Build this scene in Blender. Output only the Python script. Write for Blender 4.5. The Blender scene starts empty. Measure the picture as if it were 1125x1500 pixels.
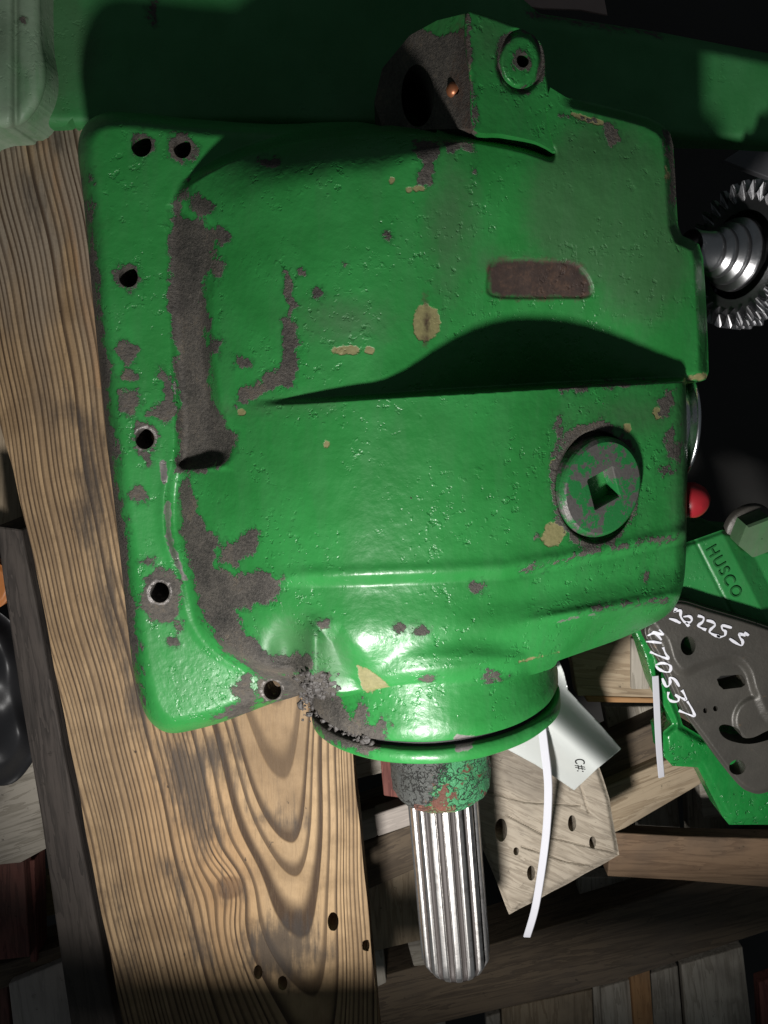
import bpy, math, random
import numpy as np
from mathutils import Vector, Matrix

random.seed(7); rng = np.random.default_rng(7)
S = bpy.context.scene
COL = S.collection

# ------------------------------------------------------------------ camera, world, lamp, exposure
FPX, CX, CY = 1170.0, 562.5, 750.0          # focal length and centre in photo pixels (1125 x 1500)
TILT = math.radians(10.0)
CAM = np.array([0.0, 0.092, 0.602])
cd = bpy.data.cameras.new('camera'); cam = bpy.data.objects.new('camera', cd); COL.objects.link(cam)
cam.location = CAM; cam.rotation_euler = (-TILT, 0, 0)
cd.sensor_fit = 'VERTICAL'; cd.sensor_height = 36.0; cd.lens = FPX/1500*36.0
cd.clip_start = 0.01; cd.clip_end = 50
S.camera = cam

W_ = bpy.data.worlds.new('World'); S.world = W_; W_.use_nodes = True
W_.node_tree.nodes['Background'].inputs[0].default_value = (0.80, 0.92, 1.0, 1)
W_.node_tree.nodes['Background'].inputs[1].default_value = 0.048

ld = bpy.data.lights.new('work_lamp', 'SPOT'); lo = bpy.data.objects.new('work_lamp', ld); COL.objects.link(lo)
lo.location = (-0.07, -0.44, 0.54)
ld.energy = 31.0; ld.shadow_soft_size = 0.036; ld.color = (1.0, 0.975, 0.945)
ld.spot_size = math.radians(104); ld.spot_blend = 1.0
lo.rotation_euler = (Vector((0.04, -0.14, 0.0)) - lo.location).to_track_quat('-Z', 'Y').to_euler()

S.view_settings.view_transform = 'Standard'; S.view_settings.look = 'None'
S.view_settings.exposure = 0.12; S.view_settings.gamma = 1.0
S.render.engine = 'CYCLES'
S.cycles.max_bounces = 5; S.cycles.use_denoising = True

# ------------------------------------------------------------------ helpers: points, fields, meshes
def Wp(x, y, z):
    """world point on the plane Z = z seen at photo pixel (x, y); arrays allowed"""
    x = np.asarray(x, float); y = np.asarray(y, float); z = np.asarray(z, float)
    a = (x-CX)/FPX; b = -(y-CY)/FPX
    c, s = math.cos(TILT), math.sin(TILT)
    dy = b*c - s; dz = -b*s - c
    t = (z-CAM[2])/dz
    return np.stack(np.broadcast_arrays(CAM[0]+a*t, CAM[1]+dy*t, z), -1)
def to_px(P):
    P = np.asarray(P, float); d = P-CAM
    c, s = math.cos(TILT), math.sin(TILT)
    X = d[..., 0]; Y = d[..., 1]*c - d[..., 2]*s; Zc = d[..., 1]*s + d[..., 2]*c
    return CX + FPX*X/(-Zc), CY - FPX*Y/(-Zc)
def mpp(x, y, z):
    return float(np.linalg.norm(Wp(x+1, y, z)-Wp(x, y, z)))
def ss(a, b, t):
    t = np.clip((t-a)/(b-a), 0, 1); return t*t*(3-2*t)
def spline(pts, n=6, closed=True):
    p = np.array(pts, float); m = len(p); out = []
    for i in range(m if closed else m-1):
        if closed: a, b, c, d = p[(i-1) % m], p[i], p[(i+1) % m], p[(i+2) % m]
        else: a, b, c, d = p[max(i-1, 0)], p[i], p[i+1], p[min(i+2, m-1)]
        for k in range(n):
            t = k/n
            out.append(.5*(2*b+(c-a)*t+(2*a-5*b+4*c-d)*t*t+(-a+3*b-3*c+d)*t**3))
    if not closed: out.append(p[-1])
    return np.array(out)
def seg_dist(x, y, pts, closed):
    best = np.full(x.shape, 1e9); m = len(pts)
    for i in range(m if closed else m-1):
        ax, ay = pts[i]; bx, by = pts[(i+1) % m]
        ex, ey = bx-ax, by-ay; L = ex*ex+ey*ey+1e-9
        t = np.clip(((x-ax)*ex+(y-ay)*ey)/L, 0, 1)
        best = np.minimum(best, (x-ax-t*ex)**2+(y-ay-t*ey)**2)
    return np.sqrt(best)
def poly(x, y, pts, pad=45):
    """signed distance in pixels, positive inside"""
    x = np.asarray(x, float); y = np.asarray(y, float)
    pts = np.asarray(pts, float); out = np.full(x.shape, -float(pad))
    lo_, hi_ = pts.min(0)-pad, pts.max(0)+pad
    sel = (x > lo_[0]) & (x < hi_[0]) & (y > lo_[1]) & (y < hi_[1])
    xs, ys = x[sel], y[sel]
    if xs.size == 0: return out
    d = seg_dist(xs, ys, pts, True); ins = np.zeros(xs.shape, bool); m = len(pts)
    for i in range(m):
        ax, ay = pts[i]; bx, by = pts[(i+1) % m]
        if ay == by: continue
        ins ^= ((ay > ys) != (by > ys)) & (xs < (bx-ax)*(ys-ay)/(by-ay)+ax)
    out[sel] = np.where(ins, d, -d); return out
def line(x, y, pts, w, pad=45):
    pts = np.asarray(pts, float); out = np.full(np.shape(x), -float(pad))
    lo_, hi_ = pts.min(0)-pad, pts.max(0)+pad
    sel = (x > lo_[0]) & (x < hi_[0]) & (y > lo_[1]) & (y < hi_[1])
    if sel.any(): out[sel] = w-seg_dist(x[sel], y[sel], pts, False)
    return out
def ell(x, y, cx, cy, rx, ry):
    return (1-np.sqrt(((x-cx)/rx)**2+((y-cy)/ry)**2))*min(rx, ry)

def new_mesh(name, V, F, mat, parent=None, smooth=True, attrs=None):
    me = bpy.data.meshes.new(name)
    V = np.asarray(V, float)
    if isinstance(F, np.ndarray) and F.ndim == 2:
        n, k = F.shape
        me.vertices.add(len(V)); me.vertices.foreach_set('co', V.ravel())
        me.loops.add(n*k); me.loops.foreach_set('vertex_index', F.ravel().astype(np.int32))
        me.polygons.add(n); me.polygons.foreach_set('loop_start', np.arange(0, n*k, k, dtype=np.int32))
        me.update(calc_edges=True); me.validate()
    else:
        me.from_pydata([tuple(v) for v in V], [], [tuple(int(i) for i in f) for f in F])
    me.polygons.foreach_set('use_smooth', np.full(len(me.polygons), bool(smooth)))
    for k_, v in (attrs or {}).items():
        a = me.attributes.new(k_, 'FLOAT', 'POINT'); a.data.foreach_set('value', np.asarray(v, np.float32))
    if mat: me.materials.append(mat)
    o = bpy.data.objects.new(name, me); COL.objects.link(o)
    if parent is not None: attach(o, parent)
    me.update(); return o
def world_of(o):
    v = Vector(o.location)
    while o.parent: o = o.parent; v = v+Vector(o.location)
    return v
def attach(o, parent):
    o.parent = parent; o.location = Vector(o.location)-world_of(parent)
def root(name, label, cat, loc, group=None):
    o = bpy.data.objects.new(name, None); COL.objects.link(o); o.location = loc; o.empty_display_size = .02
    o['label'] = label; o['category'] = cat
    if group: o['group'] = group
    return o
def tag(o, label, cat, group=None):
    o['label'] = label; o['category'] = cat
    if group: o['group'] = group
    return o

def sheet(name, D, H, bbox, step, mat, parent=None, skirt=None, attrs=None):
    """casting surface: height field H over the pixel domain D > 0, edge snapped to the outline, walls dropped to z = skirt"""
    x0, y0, x1, y1 = bbox
    X, Y = np.meshgrid(np.arange(x0, x1+step, step), np.arange(y0, y1+step, step))
    d = D(X, Y); gy, gx = np.gradient(d, step); g2 = gx*gx+gy*gy+1e-6
    lim = 1.45*step
    sn = (d < 0) & (d > -lim)
    k = np.where(sn, -d/np.maximum(g2, .25), 0); X = X+k*gx; Y = Y+k*gy
    kv = d > -lim; pos = d > 0
    q = lambda a: (a[:-1, :-1], a[:-1, 1:], a[1:, 1:], a[1:, :-1])
    ok = np.logical_and.reduce(q(kv)) & np.logical_or.reduce(q(pos))
    idx = np.arange(X.size).reshape(X.shape)
    a, b, c, e = q(idx); F = np.stack([e[ok], c[ok], b[ok], a[ok]], 1)
    used = np.unique(F); re = np.full(X.size, -1); re[used] = np.arange(len(used)); F = re[F]
    px, py = X.ravel()[used], Y.ravel()[used]
    V = Wp(px, py, H(px, py))
    av = {n: f(px, py) for n, f in (attrs or {}).items()}
    if skirt is not None:
        E = np.concatenate([F[:, [0, 1]], F[:, [1, 2]], F[:, [2, 3]], F[:, [3, 0]]])
        key = np.sort(E, 1); key = key[:, 0].astype(np.int64)*len(V)+key[:, 1]
        u, inv, cnt = np.unique(key, return_inverse=True, return_counts=True)
        B = E[cnt[inv] == 1]
        bv = np.unique(B); m2 = np.full(len(V), -1); m2[bv] = np.arange(len(bv))
        n0 = len(V); nb = len(bv)
        top = V[bv].copy(); bot = V[bv].copy()
        bot[:, 2] = np.minimum(skirt if not callable(skirt) else skirt(px[bv], py[bv]), top[:, 2]-1e-4)
        V = np.concatenate([V, top, bot])
        i, j = m2[B[:, 0]], m2[B[:, 1]]
        F = np.concatenate([F, np.stack([n0+j, n0+i, n0+nb+i, n0+nb+j], 1)])
        for n in av: av[n] = np.concatenate([av[n], av[n][bv], av[n][bv]])
    return new_mesh(name, V, F, mat, parent, True, av)

def frame_from(axis):
    a = Vector(axis).normalized(); u = a.cross(Vector((0, 0, 1)))
    if u.length < 1e-3: u = Vector((1, 0, 0))
    u.normalize(); v = a.cross(u); return np.array(u), np.array(v), np.array(a)
def lathe(name, origin, axis, prof, n, mat, parent=None, attrs=None, radial=None, flat=False, fr=None):
    """revolve [(r, t)...] about axis; radial(theta, i) scales the radius"""
    u, v, a = fr or frame_from(axis); o_ = np.array(origin, float)
    th = np.arange(n)*2*math.pi/n; V = []; F = []
    for i, (r, t) in enumerate(prof):
        rr = r*(radial(th, i) if radial else np.ones(n))
        V.append(o_+rr[:, None]*(np.cos(th)[:, None]*u+np.sin(th)[:, None]*v)+t*a)
    for i in range(len(prof)-1):
        for k in range(n):
            k2 = (k+1) % n; F.append((i*n+k, i*n+k2, (i+1)*n+k2, (i+1)*n+k))
    V = np.concatenate(V)
    at = {}
    if attrs:
        px, py = to_px(V)
        at = {nm: f(px, py) for nm, f in attrs.items()}
    return new_mesh(name, V, np.array(F), mat, parent, not flat, at)
def fix_normals(o):
    import bmesh
    bm = bmesh.new(); bm.from_mesh(o.data); bmesh.ops.recalc_face_normals(bm, faces=bm.faces); bm.to_mesh(o.data); bm.free(); return o
def slab(name, pts, z, thick, mat, parent=None, bevel=.0012, zs=None, along=None):
    """a solid plank: its top outline traced at height z (or heights zs), its body going straight down"""
    pts = np.array(pts, float)
    top = np.array([Wp(p[0], p[1], (zs[i] if zs else z)) for i, p in enumerate(pts)])
    area = sum(top[i][0]*top[(i+1) % len(top)][1]-top[(i+1) % len(top)][0]*top[i][1] for i in range(len(top)))
    if area < 0: top = top[::-1]
    bot = top.copy(); bot[:, 2] -= thick; n = len(top)
    c = np.concatenate([top, bot]).mean(0)
    # local x along the longest edge so that the grain follows the plank
    e = max(range(n), key=lambda i: np.linalg.norm(top[(i+1) % n]-top[i])) if along is None else along
    d = top[(e+1) % n]-top[e]; ang = math.atan2(d[1], d[0])
    R = np.array([[math.cos(ang), math.sin(ang), 0], [-math.sin(ang), math.cos(ang), 0], [0, 0, 1]])
    V = (np.concatenate([top, bot])-c) @ R.T
    F = [tuple(range(n)), tuple(range(2*n-1, n-1, -1))]+[(i, i+n, (i+1) % n+n, (i+1) % n) for i in range(n)]
    o = new_mesh(name, V, F, mat, None, False)
    o.location = c; o.rotation_euler = (0, 0, ang)
    if bevel:
        b = o.modifiers.new('bevel', 'BEVEL'); b.width = bevel; b.segments = 2
    if parent is not None:
        o.parent = parent; o.location = Vector(c)-world_of(parent)
    return o
def ribbon(name, P, w, th, mat, parent=None, up=(0, 0, 1), taper=None):
    """flat strap of width w and thickness th along the world points P"""
    P = np.array(P, float); n = len(P); V = []; F = []
    for i in range(n):
        t = P[min(i+1, n-1)]-P[max(i-1, 0)]; t /= np.linalg.norm(t)+1e-12
        s = np.cross(t, np.array(up, float)); s /= np.linalg.norm(s)+1e-12; nn = np.cross(s, t)
        k = w*(taper[i] if taper is not None else 1)/2
        for a_, b_ in ((-1, 0), (-.8, 1), (.8, 1), (1, 0), (.8, -1), (-.8, -1)):
            V.append(P[i]+s*k*a_+nn*th/2*b_)
    for i in range(n-1):
        for k in range(6):
            k2 = (k+1) % 6; F.append((i*6+k, i*6+k2, i*6+6+k2, i*6+6+k))
    F += [tuple(range(5, -1, -1)), tuple(range((n-1)*6, n*6))]
    return fix_normals(new_mesh(name, V, F, mat, parent, False))

# ------------------------------------------------------------------ materials
class M:
    def __init__(s, name):
        s.m = bpy.data.materials.new(name); s.m.use_nodes = True; s.t = s.m.node_tree
        s.b = s.t.nodes['Principled BSDF']; s.co = s.n('ShaderNodeTexCoord').outputs['Object']
    def n(s, kind): return s.t.nodes.new(kind)
    def put(s, sock, v):
        if isinstance(v, bpy.types.NodeSocket): s.t.links.new(v, sock)
        elif isinstance(v, (tuple, list)) and len(v) == 3 and sock.type == 'RGBA': sock.default_value = (*v, 1)
        else: sock.default_value = v
    def math(s, op, a, b=0.0, c=None, clamp=False):
        m = s.n('ShaderNodeMath'); m.operation = op; m.use_clamp = clamp
        s.put(m.inputs[0], a); s.put(m.inputs[1], b)
        if c is not None: s.put(m.inputs[2], c)
        return m.outputs[0]
    def noise(s, scale, detail=4, rough=.6, stretch=None, dist=0, co=None):
        t = s.n('ShaderNodeTexNoise'); t.inputs['Scale'].default_value = scale; t.inputs['Detail'].default_value = detail
        t.inputs['Roughness'].default_value = rough; t.inputs['Distortion'].default_value = dist
        c = co or s.co
        if stretch:
            mp = s.n('ShaderNodeMapping'); mp.inputs['Scale'].default_value = stretch; s.t.links.new(c, mp.inputs[0]); c = mp.outputs[0]
        s.t.links.new(c, t.inputs['Vector']); return t.outputs['Fac']
    def voro(s, scale, feature='F1', stretch=None):
        t = s.n('ShaderNodeTexVoronoi'); t.inputs['Scale'].default_value = scale; t.feature = feature
        s.t.links.new(s.co, t.inputs['Vector']); return t.outputs['Distance']
    def attr(s, name):
        a = s.n('ShaderNodeAttribute'); a.attribute_name = name; return a.outputs['Fac']
    def ramp(s, f, stops, interp='LINEAR'):
        r = s.n('ShaderNodeValToRGB'); r.color_ramp.interpolation = interp; e = r.color_ramp.elements
        while len(e) < len(stops): e.new(.5)
        for i, (p, c) in enumerate(stops):
            e[i].position = p; e[i].color = (*c, 1) if len(c) == 3 else c
        s.put(r.inputs[0], f); return r.outputs[0]
    def step(s, f, a, b):
        m = s.n('ShaderNodeMapRange'); m.interpolation_type = 'SMOOTHSTEP'
        s.put(m.inputs[0], f); m.inputs[1].default_value = a; m.inputs[2].default_value = b; return m.outputs[0]
    def mix(s, f, a, b):
        m = s.n('ShaderNodeMix'); m.data_type = 'RGBA'; s.put(m.inputs[0], f); s.put(m.inputs[6], a); s.put(m.inputs[7], b); return m.outputs[2]
    def mixf(s, f, a, b):
        m = s.n('ShaderNodeMix'); s.put(m.inputs[0], f); s.put(m.inputs[2], a); s.put(m.inputs[3], b); return m.outputs[0]
    def bump(s, h, strength=.3, dist=.001, prev=None):
        b = s.n('ShaderNodeBump'); b.inputs['Strength'].default_value = strength; b.inputs['Distance'].default_value = dist
        s.put(b.inputs['Height'], h)
        if prev: s.t.links.new(prev, b.inputs['Normal'])
        return b.outputs[0]
    def out(s, color=None, rough=None, metal=None, normal=None, spec=None, coat=None):
        for k, v in (('Base Color', color), ('Roughness', rough), ('Metallic', metal), ('Normal', normal), ('Specular IOR Level', spec), ('Coat Weight', coat)):
            if v is not None: s.put(s.b.inputs[k], v)
        return s.m

def paint(name, c1, c2, worn=0.0, lump=1.0, gloss=.31):
    """cast iron under green enamel; attribute fields (offset by 40, in pixels) give the bare, tan, rusty and rubbed places"""
    m = M(name)
    n1 = m.noise(14, 3); n2 = m.noise(110, 5, .65); n3 = m.noise(420, 4, .6); n4 = m.noise(60, 4, .6)
    strk = m.noise(30, 3, .6, (3.0, .5, 1))
    rag = m.math('ADD', m.math('MULTIPLY', m.math('SUBTRACT', n2, .5), 40), m.math('ADD', m.math('MULTIPLY', m.math('SUBTRACT', n3, .5), 13), m.math('MULTIPLY', m.math('SUBTRACT', n4, .5), 24)))
    def mask(a, soft=1.6, amp=1.0):
        v = m.math('SUBTRACT', m.attr(a), 40)
        v = m.math('ADD', v, m.math('MULTIPLY', rag, amp)); return m.step(v, -soft, soft)
    halo = m.math('MULTIPLY', m.step(m.math('ADD', m.math('SUBTRACT', m.attr('wear'), 36.5), rag), -4, 3), .45)
    wear = mask('wear', 1.2); tan = mask('tan', 1.2, .34); rust = mask('rust', 6, .6); shine = mask('shine', 1.5, .35); grime = mask('grime', 26, .9)
    chips = m.step(m.noise(95, 6, .7), .712-worn, .727-worn)
    wear = m.math('MAXIMUM', wear, chips)
    col = m.mix(m.step(n1, .3, .7), c1, c2)
    col = m.mix(m.math('MULTIPLY', m.step(strk, .42, .72), .40), col, (.040, .185, .055))
    fine = m.step(m.noise(260, 5, .7), .60, .78)
    col = m.mix(m.math('MULTIPLY', fine, .30), col, (.012, .07, .018))
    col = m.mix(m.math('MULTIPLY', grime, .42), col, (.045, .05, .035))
    col = m.mix(halo, col, (.012, .060, .018))
    tcol = m.mix(n3, (.13, .125, .05), (.29, .26, .12))
    col = m.mix(tan, col, tcol)
    wcol = m.ramp(m.math('ADD', m.math('MULTIPLY', n3, .42), m.math('MULTIPLY', m.noise(42, 4, .65), .58)), [(.30, (.014, .013, .011)), (.44, (.046, .041, .035)), (.56, (.078, .069, .058)), (.66, (.105, .085, .062)), (.76, (.19, .175, .15))])
    col = m.mix(wear, col, wcol)
    rcol = m.ramp(m.math('ADD', m.math('MULTIPLY', n3, .35), m.math('MULTIPLY', n2, .65)), [(.32, (.020, .012, .010)), (.52, (.040, .023, .017)), (.68, (.085, .046, .028))])
    col = m.mix(rust, col, rcol)
    scol = m.mix(n3, (.18, .16, .15), (.50, .47, .45)); col = m.mix(shine, col, scol)
    rough = m.mixf(n4, gloss-.05, gloss+.16)
    rough = m.mixf(wear, rough, .72); rough = m.mixf(rust, rough, .8); rough = m.mixf(tan, rough, .6); rough = m.mixf(grime, rough, .6); rough = m.mixf(shine, rough, .38)
    metal = m.math('MULTIPLY', shine, .7)
    lumpy = m.math('ADD', m.math('MULTIPLY', m.noise(75, 2, .5), .75), m.math('MULTIPLY', m.noise(230, 2, .5), .28))
    pits = m.math('SUBTRACT', m.math('MULTIPLY', m.step(m.noise(210, 2, .5), .60, .74), .5), m.step(m.noise(165, 3, .6), .58, .70)); pitm = m.step(m.noise(26, 3), .44, .60)
    h = m.math('ADD', lumpy, m.math('MULTIPLY', m.math('MULTIPLY', pits, pitm), .60))
    h = m.math('SUBTRACT', h, m.math('MULTIPLY', wear, .55)); h = m.math('SUBTRACT', h, m.math('MULTIPLY', tan, .4))
    h = m.math('ADD', h, m.math('MULTIPLY', m.math('MULTIPLY', m.noise(380, 5, .75), wear), 2.2))
    h = m.math('ADD', h, m.math('MULTIPLY', m.noise(900, 2, .5), .06))
    return m.out(col, rough, metal, m.bump(h, .55*lump, .0016), .5)

G1, G2 = (.018, .168, .033), (.028, .225, .050)
PAINT = paint('green_enamel_on_cast_iron', G1, G2)
PAINT2 = paint('green_enamel_background', (.014, .150, .032), (.022, .20, .048), .0, .7, .35)
PAINTB = paint('dusty_green_beam_paint', (.022, .165, .040), (.045, .22, .070), .0, .6, .5)

def wood(name, lite, dark, scale=1.0, gray=0.0, rot=0.0):
    m = M(name)
    if rot:
        mp = m.n('ShaderNodeMapping'); mp.inputs['Rotation'].default_value = (0, 0, math.radians(rot)); m.t.links.new(m.co, mp.inputs[0]); m.co = mp.outputs[0]
    g = m.noise(55*scale, 5, .6, (.10, 1.0, 1.0), .4); f = m.noise(260*scale, 4, .7, (.05, 1.0, 1.0)); s_ = m.noise(9, 4, .6); sp = m.noise(70, 6, .7)
    oi = m.n('ShaderNodeObjectInfo').outputs['Random']
    wv = m.math('FRACT', m.math('ADD', m.math('MULTIPLY', g, 6.0), m.math('MULTIPLY', oi, 5)))
    c = m.mix(m.math('MULTIPLY', m.step(wv, .3, 1.0), .7), lite, dark)
    c = m.mix(m.math('MULTIPLY', m.step(f, .5, .75), .55), c, tuple(x*.45 for x in dark))
    c = m.mix(m.math('MULTIPLY', m.step(s_, .42, .72), .5+gray), c, (.085, .072, .06))
    c = m.mix(m.math('MULTIPLY', m.step(sp, .63, .72), .75), c, (.018, .015, .012))
    h = m.math('SUBTRACT', m.math('MULTIPLY', f, .7), m.math('MULTIPLY', m.step(wv, .4, 1), .25))
    return m.out(c, .78, 0, m.bump(h, .6, .0012), .25)
WOOD = wood('pallet_wood', (.36, .285, .195), (.22, .16, .10))
WOODG = wood('grey_weathered_wood', (.38, .345, .29), (.22, .195, .155), 1.0, .12)
WOODD = wood('dark_weathered_wood', (.125, .094, .064), (.060, .045, .033))
WOODR = wood('reddish_wood', (.19, .072, .058), (.075, .024, .022))
WOODO = wood('fresh_orange_wood', (.36, .20, .09), (.26, .13, .055))
WOODW = wood('pale_wood', (.42, .37, .33), (.33, .29, .26), .7, -.2)

def board_wood():
    m = M('sawn_pine_board')
    ring = m.attr('ring'); st = m.attr('stain'); tone = m.attr('tone')
    wob = m.math('MULTIPLY', m.math('SUBTRACT', m.noise(7, 1, .5, (1, .35, 1)), .5), .9)
    thick = m.noise(1.0, 2, .5)
    R = m.math('ADD', ring, wob); f = m.math('FRACT', R)
    fib = m.noise(700, 3, .7, (1.0, .06, 1)); fib2 = m.noise(170, 4, .7, (1, .10, 1)); blot = m.noise(26, 5, .62)
    late = m.math('MULTIPLY', m.step(f, .42, .78), m.math('SUBTRACT', 1, m.step(f, .93, 1.0)))
    # some year rings are strong, some faint
    wn = m.n('ShaderNodeTexWhiteNoise'); wn.noise_dimensions = '1D'; m.put(wn.inputs['W'], m.math('FLOOR', R)); yr = wn.outputs['Value']
    late = m.math('MULTIPLY', late, m.mixf(yr, .62, 1.0))
    lite = m.mix(m.step(blot, .35, .7), (.385, .262, .142), (.235, .155, .080))
    yr2 = m.math('FRACT', m.math('MULTIPLY', yr, 7.31))
    lite = m.mix(m.math('MULTIPLY', yr2, .55), lite, (.165, .105, .055))
    lite = m.mix(tone, lite, (.36, .20, .085))
    gry = m.math('MULTIPLY', m.attr('gray'), m.step(m.noise(30, 5, .6, (1, .22, 1)), .38, .62)); lite = m.mix(gry, lite, (.235, .205, .165))
    c = m.mix(late, lite, (.040, .021, .009))
    kn_ = m.math('ADD', m.attr('knot'), m.math('MULTIPLY', m.math('SUBTRACT', fib2, .5), 8)); c = m.mix(m.math('MULTIPLY', m.step(kn_, -5, 1), .6), c, (.085, .040, .016)); c = m.mix(m.math('MULTIPLY', m.step(kn_, 3, 8), .7), c, (.15, .085, .042))
    c = m.mix(m.math('MULTIPLY', m.step(fib, .45, .75), .35), c, (.14, .092, .05))
    c = m.mix(m.math('MULTIPLY', m.step(fib2, .52, .75), .30), c, (.10, .07, .045))
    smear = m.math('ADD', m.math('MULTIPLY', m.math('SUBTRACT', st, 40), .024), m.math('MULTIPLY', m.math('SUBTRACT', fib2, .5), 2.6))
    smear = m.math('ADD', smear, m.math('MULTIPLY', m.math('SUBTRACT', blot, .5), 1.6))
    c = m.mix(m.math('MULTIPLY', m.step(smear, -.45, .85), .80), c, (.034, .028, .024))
    spk = m.step(m.noise(130, 4, .6, (1, .45, 1)), .70, .74); c = m.mix(m.math('MULTIPLY', spk, .8), c, (.016, .012, .010))
    h = m.math('ADD', m.math('MULTIPLY', late, .8), m.math('ADD', m.math('MULTIPLY', fib, .7), m.math('MULTIPLY', m.noise(420, 4, .7), .5)))
    return m.out(c, .68, 0, m.bump(h, .65, .0012), .3)
BOARD = board_wood()

def steel(name, c=(.55, .54, .53), r=.26, dirt=.5):
    m = M(name); n = m.noise(500, 4, .7); n2 = m.noise(90, 5, .65)
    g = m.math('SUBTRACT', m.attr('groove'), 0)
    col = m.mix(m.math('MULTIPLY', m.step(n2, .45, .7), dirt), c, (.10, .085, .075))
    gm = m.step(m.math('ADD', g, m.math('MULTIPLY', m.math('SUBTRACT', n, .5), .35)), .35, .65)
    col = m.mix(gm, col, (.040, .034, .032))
    rough = m.mixf(gm, m.mixf(n2, r-.06, r+.14), .58)
    return m.out(col, rough, m.mixf(gm, 1.0, .35), m.bump(n, .25, .0004))
STEEL = steel('spline_steel', (.70, .68, .66), .32, .60); STEELG = steel('gear_steel', (.32, .32, .33), .38, .35); STEELB = steel('bright_ring_steel', (.75, .76, .78), .22, .1)

def plain(name, c, r=.6, metal=0, bumpy=.3, sc=200, vary=.35):
    m = M(name); n = m.noise(sc, 4, .6); n2 = m.noise(sc*.15, 3)
    col = m.mix(m.math('MULTIPLY', n2, vary*1.6), c, tuple(x*.45 for x in c))
    return m.out(col, r, metal, m.bump(n, bumpy, .0008))
CLUMP = plain('caked_grease_dirt', (.062, .055, .05), .6, 0, .9, 300, .6)
IRON = None
def iron():
    m = M('oiled_dark_cast_iron'); n = m.noise(260, 5, .7); n2 = m.noise(30, 4, .6); n3 = m.noise(90, 5, .7)
    c = m.mix(n2, (.040, .038, .034), (.085, .078, .066))
    c = m.mix(m.math('MULTIPLY', m.step(n3, .64, .76), .6), c, (.17, .11, .06))
    return m.out(c, m.mixf(n2, .34, .52), .25, m.bump(n, .45, .0008))
IRON = iron()
def hubmat():
    m = M('flaking_paint_on_rubber_hub'); px = m.attr('side')
    t_ = m.n('ShaderNodeTexNoise'); t_.inputs['Scale'].default_value = 90; t_.inputs['Detail'].default_value = 4; m.t.links.new(m.co, t_.inputs['Vector'])
    mx = m.n('ShaderNodeMix'); mx.data_type = 'VECTOR'; mx.inputs[0].default_value = .034; m.t.links.new(m.co, mx.inputs[4]); m.t.links.new(t_.outputs['Color'], mx.inputs[5]); m.co = mx.outputs[1]
    v = m.voro(120, 'DISTANCE_TO_EDGE'); n = m.noise(130, 5, .7); n2 = m.noise(420, 4, .7); n3 = m.noise(48, 4, .6)
    m.co = m.n('ShaderNodeTexCoord').outputs['Object']
    gz = m.step(m.math('ADD', m.attr('green'), m.math('MULTIPLY', m.math('SUBTRACT', n, .5), 90)), 36, 44)
    red = m.step(n3, .56, .60)
    c = m.mix(n2, (.030, .032, .030), (.085, .088, .082))
    c = m.mix(gz, c, m.mix(n2, (.02, .17, .05), (.06, .25, .12)))
    c = m.mix(m.math('MULTIPLY', red, m.step(m.attr('green'), 20, 40)), c, (.10, .034, .020))
    crack = m.math('MAXIMUM', m.step(v, .0, .075), m.step(n3, .52, .60))
    c = m.mix(m.math('SUBTRACT', 1, crack), c, (.012, .010, .010))
    c = m.mix(m.math('MULTIPLY', m.step(m.attr('rim'), 38, 42), m.step(n2, .35, .6)), c, (.15, .048, .028))
    h = m.math('ADD', m.math('MULTIPLY', crack, .7), m.math('MULTIPLY', n2, .6)); h = m.math('ADD', h, m.math('MULTIPLY', gz, .5))
    return m.out(c, .62, 0, m.bump(h, .9, .002))
HUB = hubmat()
PLASTIC = plain('white_nylon', (.50, .50, .54), .35, 0, .05, 80, .1)
TAGM = plain('creased_grey_tag_card', (.74, .77, .74), .34, .45, .12, 60, .25)
INK = plain('black_ink', (.01, .01, .01), .5, 0, 0, 50, 0)
MARK = plain('white_paint_marker', (.72, .72, .78), .5, 0, .2, 300, .15)
RED = plain('red_plastic', (.30, .015, .022), .36, 0, .1, 100, .2)
RUBBER = plain('black_rubber', (.022, .022, .024), .45, 0, .5, 60, .3)
FLOOR = plain('dark_concrete', (.05, .048, .045), .85, 0, .5, 40, .6)
DARKM = plain('dark_steel', (.018, .018, .018), .6, .2, .2, 90, .3)

# ------------------------------------------------------------------ setting
ZB = -0.070                      # top of the big pallet board
fl = new_mesh('floor', [(-2.5, -3, -.50), (2.5, -3, -.50), (2.5, 2.5, -.50), (-2.5, 2.5, -.50)], np.array([[0, 1, 2, 3]]), FLOOR); fl['kind'] = 'structure'

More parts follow.
